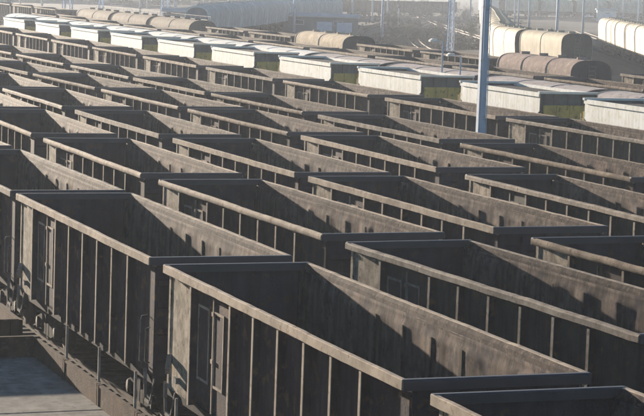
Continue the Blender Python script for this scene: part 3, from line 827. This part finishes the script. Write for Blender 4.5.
# lamp post and signals
def lamp_post(x, y, H, lab):
    e = D.objects.new('yard_lamp', None); COL.objects.link(e); e.location = (x, y, -.35); tagm(e, lab, 'lamp post')
    b = MB(); b.tube([(0,0,0), (0,0,H)], [.07, .045], 8); link('pole', b.mesh('pole', M['pole_grey']), e)
    b = MB(); b.beam((0, 0, H), (-.5, 0, H+.12), .05, .05); link('arm', b.mesh('arm', M['pole_grey']), e)
    b = MB(); b.prism([(-.85, H+.02), (-.85, H+.1), (-.7, H+.2), (-.45, H+.2), (-.4, H+.04)], -.14, .14); link('lamp_head', fixn(b.mesh('lamp_head', M['signwhite'])), e)
lamp_post(49.95, 112.5, 6.3, 'short thin lamp post between hopper rows, left of the tall mast')
lamp_post(49.95, 110.0, 5.6, 'shorter of two thin posts just left of the tall blue mast')
def signal(x, y, H, face, lab):
    e = D.objects.new('railway_signal', None); COL.objects.link(e); e.location = (x, y, -.35); e.rotation_euler = (0, 0, .25); tagm(e, lab, 'signal')
    b = MB(); b.tube([(0,0,0), (0,0,H)], .09, 8); link('post', b.mesh('post', M['pole_grey']), e)
    b = MB()
    if face == 'round': b.cyl((0, -.2, H+.2), (0,1,0), .45, .12, 24)
    else: b.box(-1.6, 1.6, -.25, -.1, H-.2, H+1.3)
    link('signal_board', b.mesh('signal_board', M['signdark'] if face == 'round' else M['signwhite']), e)
    for z in (0, .45):
        b = MB(); b.cyl((0, -.32, H+z), (0,1,0), .14, .14, 12); link('signal_lens', b.mesh('signal_lens', M['glass']), e)
signal(173.9, 415, 3.7, 'round', 'dark round signal disc on a post right of the shed')
signal(268, 505, 7.5, 'board', 'white rectangular sign board high on a post at upper right')
signal(196, 500, 8, 'board', 'pale board on a post in the haze above the masts')

# ------------------------------------------------------------------ buildings
def building(name, x, y, rz, L, Wd, H, wm, rm, lab, cat, nwin=6, pitch=1.2, doors=2):
    e = D.objects.new(name, None); COL.objects.link(e); e.location = (x, y, -.4); e.rotation_euler = (0, 0, rz); tagm(e, lab, cat)
    b = MB(); b.box(-L/2, L/2, -Wd/2, Wd/2, 0, H)
    x_ = -L/2+.6
    while x_ < L/2: b.box(x_, x_+.12, -Wd/2-.05, -Wd/2-.002, 0, H-.05); x_ += 1.2
    link('wall', b.mesh('wall', wm), e)
    b = MB(); b.prism([(-Wd/2-.5, H+.002), (0, H+pitch), (Wd/2+.5, H+.002), (Wd/2+.5, H+.2), (0, H+pitch+.2), (-Wd/2-.5, H+.2)], -L/2-.4, L/2+.4, axis='x'); link('roof', fixn(b.mesh('roof', rm)), e)
    for k in range(nwin):
        xc = -L/2+L*(k+.5)/nwin
        f = MB(); f.box(xc-.8, xc+.8, -Wd/2-.12, -Wd/2-.051, H*.5, H*.8); fo = link('window', f.mesh('window', M['pole_grey']), e)
        g = MB(); g.box(xc-.7, xc+.7, -Wd/2-.14, -Wd/2-.122, H*.53, H*.77); link('pane', g.mesh('pane', M['glass']), fo)
    for k in range(doors):
        xc = L/2-2.2-k*3.4
        d = MB(); d.box(xc-1.3, xc+1.3, -Wd/2-.16, -Wd/2-.142, 0, H*.72); link('door', d.mesh('door', M['pole_blue']), e)
building('low_shed', 121.6, 351, -.36, 33, 6, 2.7, M['shed'], M['shedroof'], 'long low blue clad shed behind the far gondolas', 'shed', 5, .5, 2)
building('warehouse', 330, 640, -.35, 60, 18, 7, M['wallgrey'], M['shedroof'], 'pale long warehouse in the haze at the top right corner', 'warehouse', 12)
building('signal_cabin', 306, 585, -.4, 9, 6, 6, M['wallgrey'], M['shed'], 'small pale cabin behind the right hand hopper string', 'cabin', 3)
building('warehouse', 120, 640, -.1, 80, 20, 7.5, M['wallgrey'], M['shedroof'], 'hazy grey warehouse at the top edge above the shed', 'warehouse', 14)
building('warehouse', 78, 520, -.1, 50, 16, 6, M['shed'], M['shedroof'], 'blue grey warehouse in the haze at the upper left corner', 'warehouse', 8)
building('equipment_cabin', 276, 515, -.4, 5, 3, 3, M['signwhite'], M['shedroof'], 'small white box cabin above the far cream string', 'cabin', 1, .3, 1)

# ------------------------------------------------------------------ scrub
def bush_meshes(seed, h, m_):
    rnd = random.Random(seed); b = MB(); tips = []
    for k in range(9):
        a = rnd.uniform(0, 6.28); l_ = h*rnd.uniform(.6, 1); t = rnd.uniform(.1, .5)
        p1 = Vector((math.cos(a)*t*l_*.4, math.sin(a)*t*l_*.4, l_*.5)); p2 = Vector((math.cos(a+.3)*t*l_, math.sin(a+.3)*t*l_, l_))
        b.tube([(0,0,-.3), p1, p2], [h*.02, h*.012, h*.005], 5); tips += [p1.lerp(p2, .4), p2, p1]
    st = b.mesh('stems', M['bark'])
    b = MB()
    cl = [t_+Vector([rnd.gauss(0, h*.08) for _ in range(3)]) for t_ in tips for _ in range(2)]
    for k in range(2600):
        c = rnd.choice(cl)+Vector([rnd.gauss(0, h*.085) for _ in range(3)])
        s_ = rnd.uniform(.018, .036)*h*.7; u = Vector([rnd.uniform(-1, 1) for _ in range(3)]).normalized(); v = u.orthogonal().normalized()
        if c.z < 0: c.z = .05
        b.add([c-u*s_, c+v*s_*.6, c+u*s_, c-v*s_*.6], [(0,1,2,3)])
    return st, b.mesh('foliage', m_)
BS = [bush_meshes(1, 2.6, M['leaf']), bush_meshes(2, 3.4, M['leaf']), bush_meshes(3, 2.2, M['leaf_green']), bush_meshes(4, 3.8, M['leaf_green'])]
rnd = random.Random(11)
spots = []
for k in range(26):
    u = 388+k*3.4+rnd.uniform(-1, 1); v = rnd.uniform(4, 44)
    d = F+r2*((u-322)/2158.9)-u2*((v-208)/2158.9); t = -(CZ+.35)/d.z
    spots.append((d.x*t, d.y*t))
for k in range(16):
    u = 10+k*40+rnd.uniform(-9, 9); v = rnd.uniform(-6, 5)
    d = F+r2*((u-322)/2158.9)-u2*((v-208)/2158.9); t = -(CZ+.35)/d.z
    spots.append((d.x*t, d.y*t))
for i, (x, y) in enumerate(spots):
    k = rnd.randrange(4); sc = i < 26
    sp = Spec('bush'); sp.part('stems', BS[k][0]).part('foliage', BS[k][1])
    n_ = i if sc else i-26
    nth = ORDX[n_]
    look = 'dry brown bush' if k < 2 else 'dull green bush'
    sp.place(x, y, rnd.uniform(0, 6), look+(', %s from left in the scrub left of the tall mast' if sc else ', %s from left along the hazy top edge') % nth, 'bush',
             'bushes in the scrub patch' if sc else 'bushes along the top edge', -.36, rnd.uniform(.45, .8))
b = MB()
for k in range(7500):
    u = rnd.gauss(435, 32); v = rnd.uniform(4, 56)
    v = 50-abs(rnd.gauss(0, 18))
    d = F+r2*((u-322)/2158.9)-u2*((v-208)/2158.9); t = -(CZ+.35)/d.z
    c = Vector((d.x*t, d.y*t, -.36)); h = rnd.uniform(.12, .4); w_ = rnd.uniform(.15, .5); a = rnd.uniform(0, 3.14)
    dx, dy = math.cos(a)*w_, math.sin(a)*w_
    b.add([c+Vector((-dx, -dy, 0)), c+Vector((dx, dy, 0)), c+Vector((dx*.4, dy*.4, h)), c+Vector((-dx*.7, -dy*.7, h*.7))], [(0,1,2,3)])
o = link('dry_grass', b.mesh('dry_grass', M['leaf'])); o['kind'] = 'stuff'; tagm(o, 'tufts of dry brown grass and weeds among the far tracks', 'grass')

# ------------------------------------------------------------------ haze
b = MB(); b.box(-500, 1100, -20, 1500, -2.5, 22)
hz = link('haze', b.mesh('haze', []))
hm = D.materials.new('haze'); hm.use_nodes = True
hn = hm.node_tree; 
for n_ in list(hn.nodes):
    if n_.type == 'BSDF_PRINCIPLED': hn.nodes.remove(n_)
pv = hn.nodes.new('ShaderNodeVolumePrincipled')
pv.inputs['Color'].default_value = (.72, .80, .93, 1); pv.inputs['Density'].default_value = .00027; pv.inputs['Anisotropy'].default_value = .3
hn.links.new(pv.outputs[0], hn.nodes['Material Output'].inputs['Volume'])
hz.data.materials.append(hm); hz['kind'] = 'stuff'
SC.cycles.volume_bounces = 1
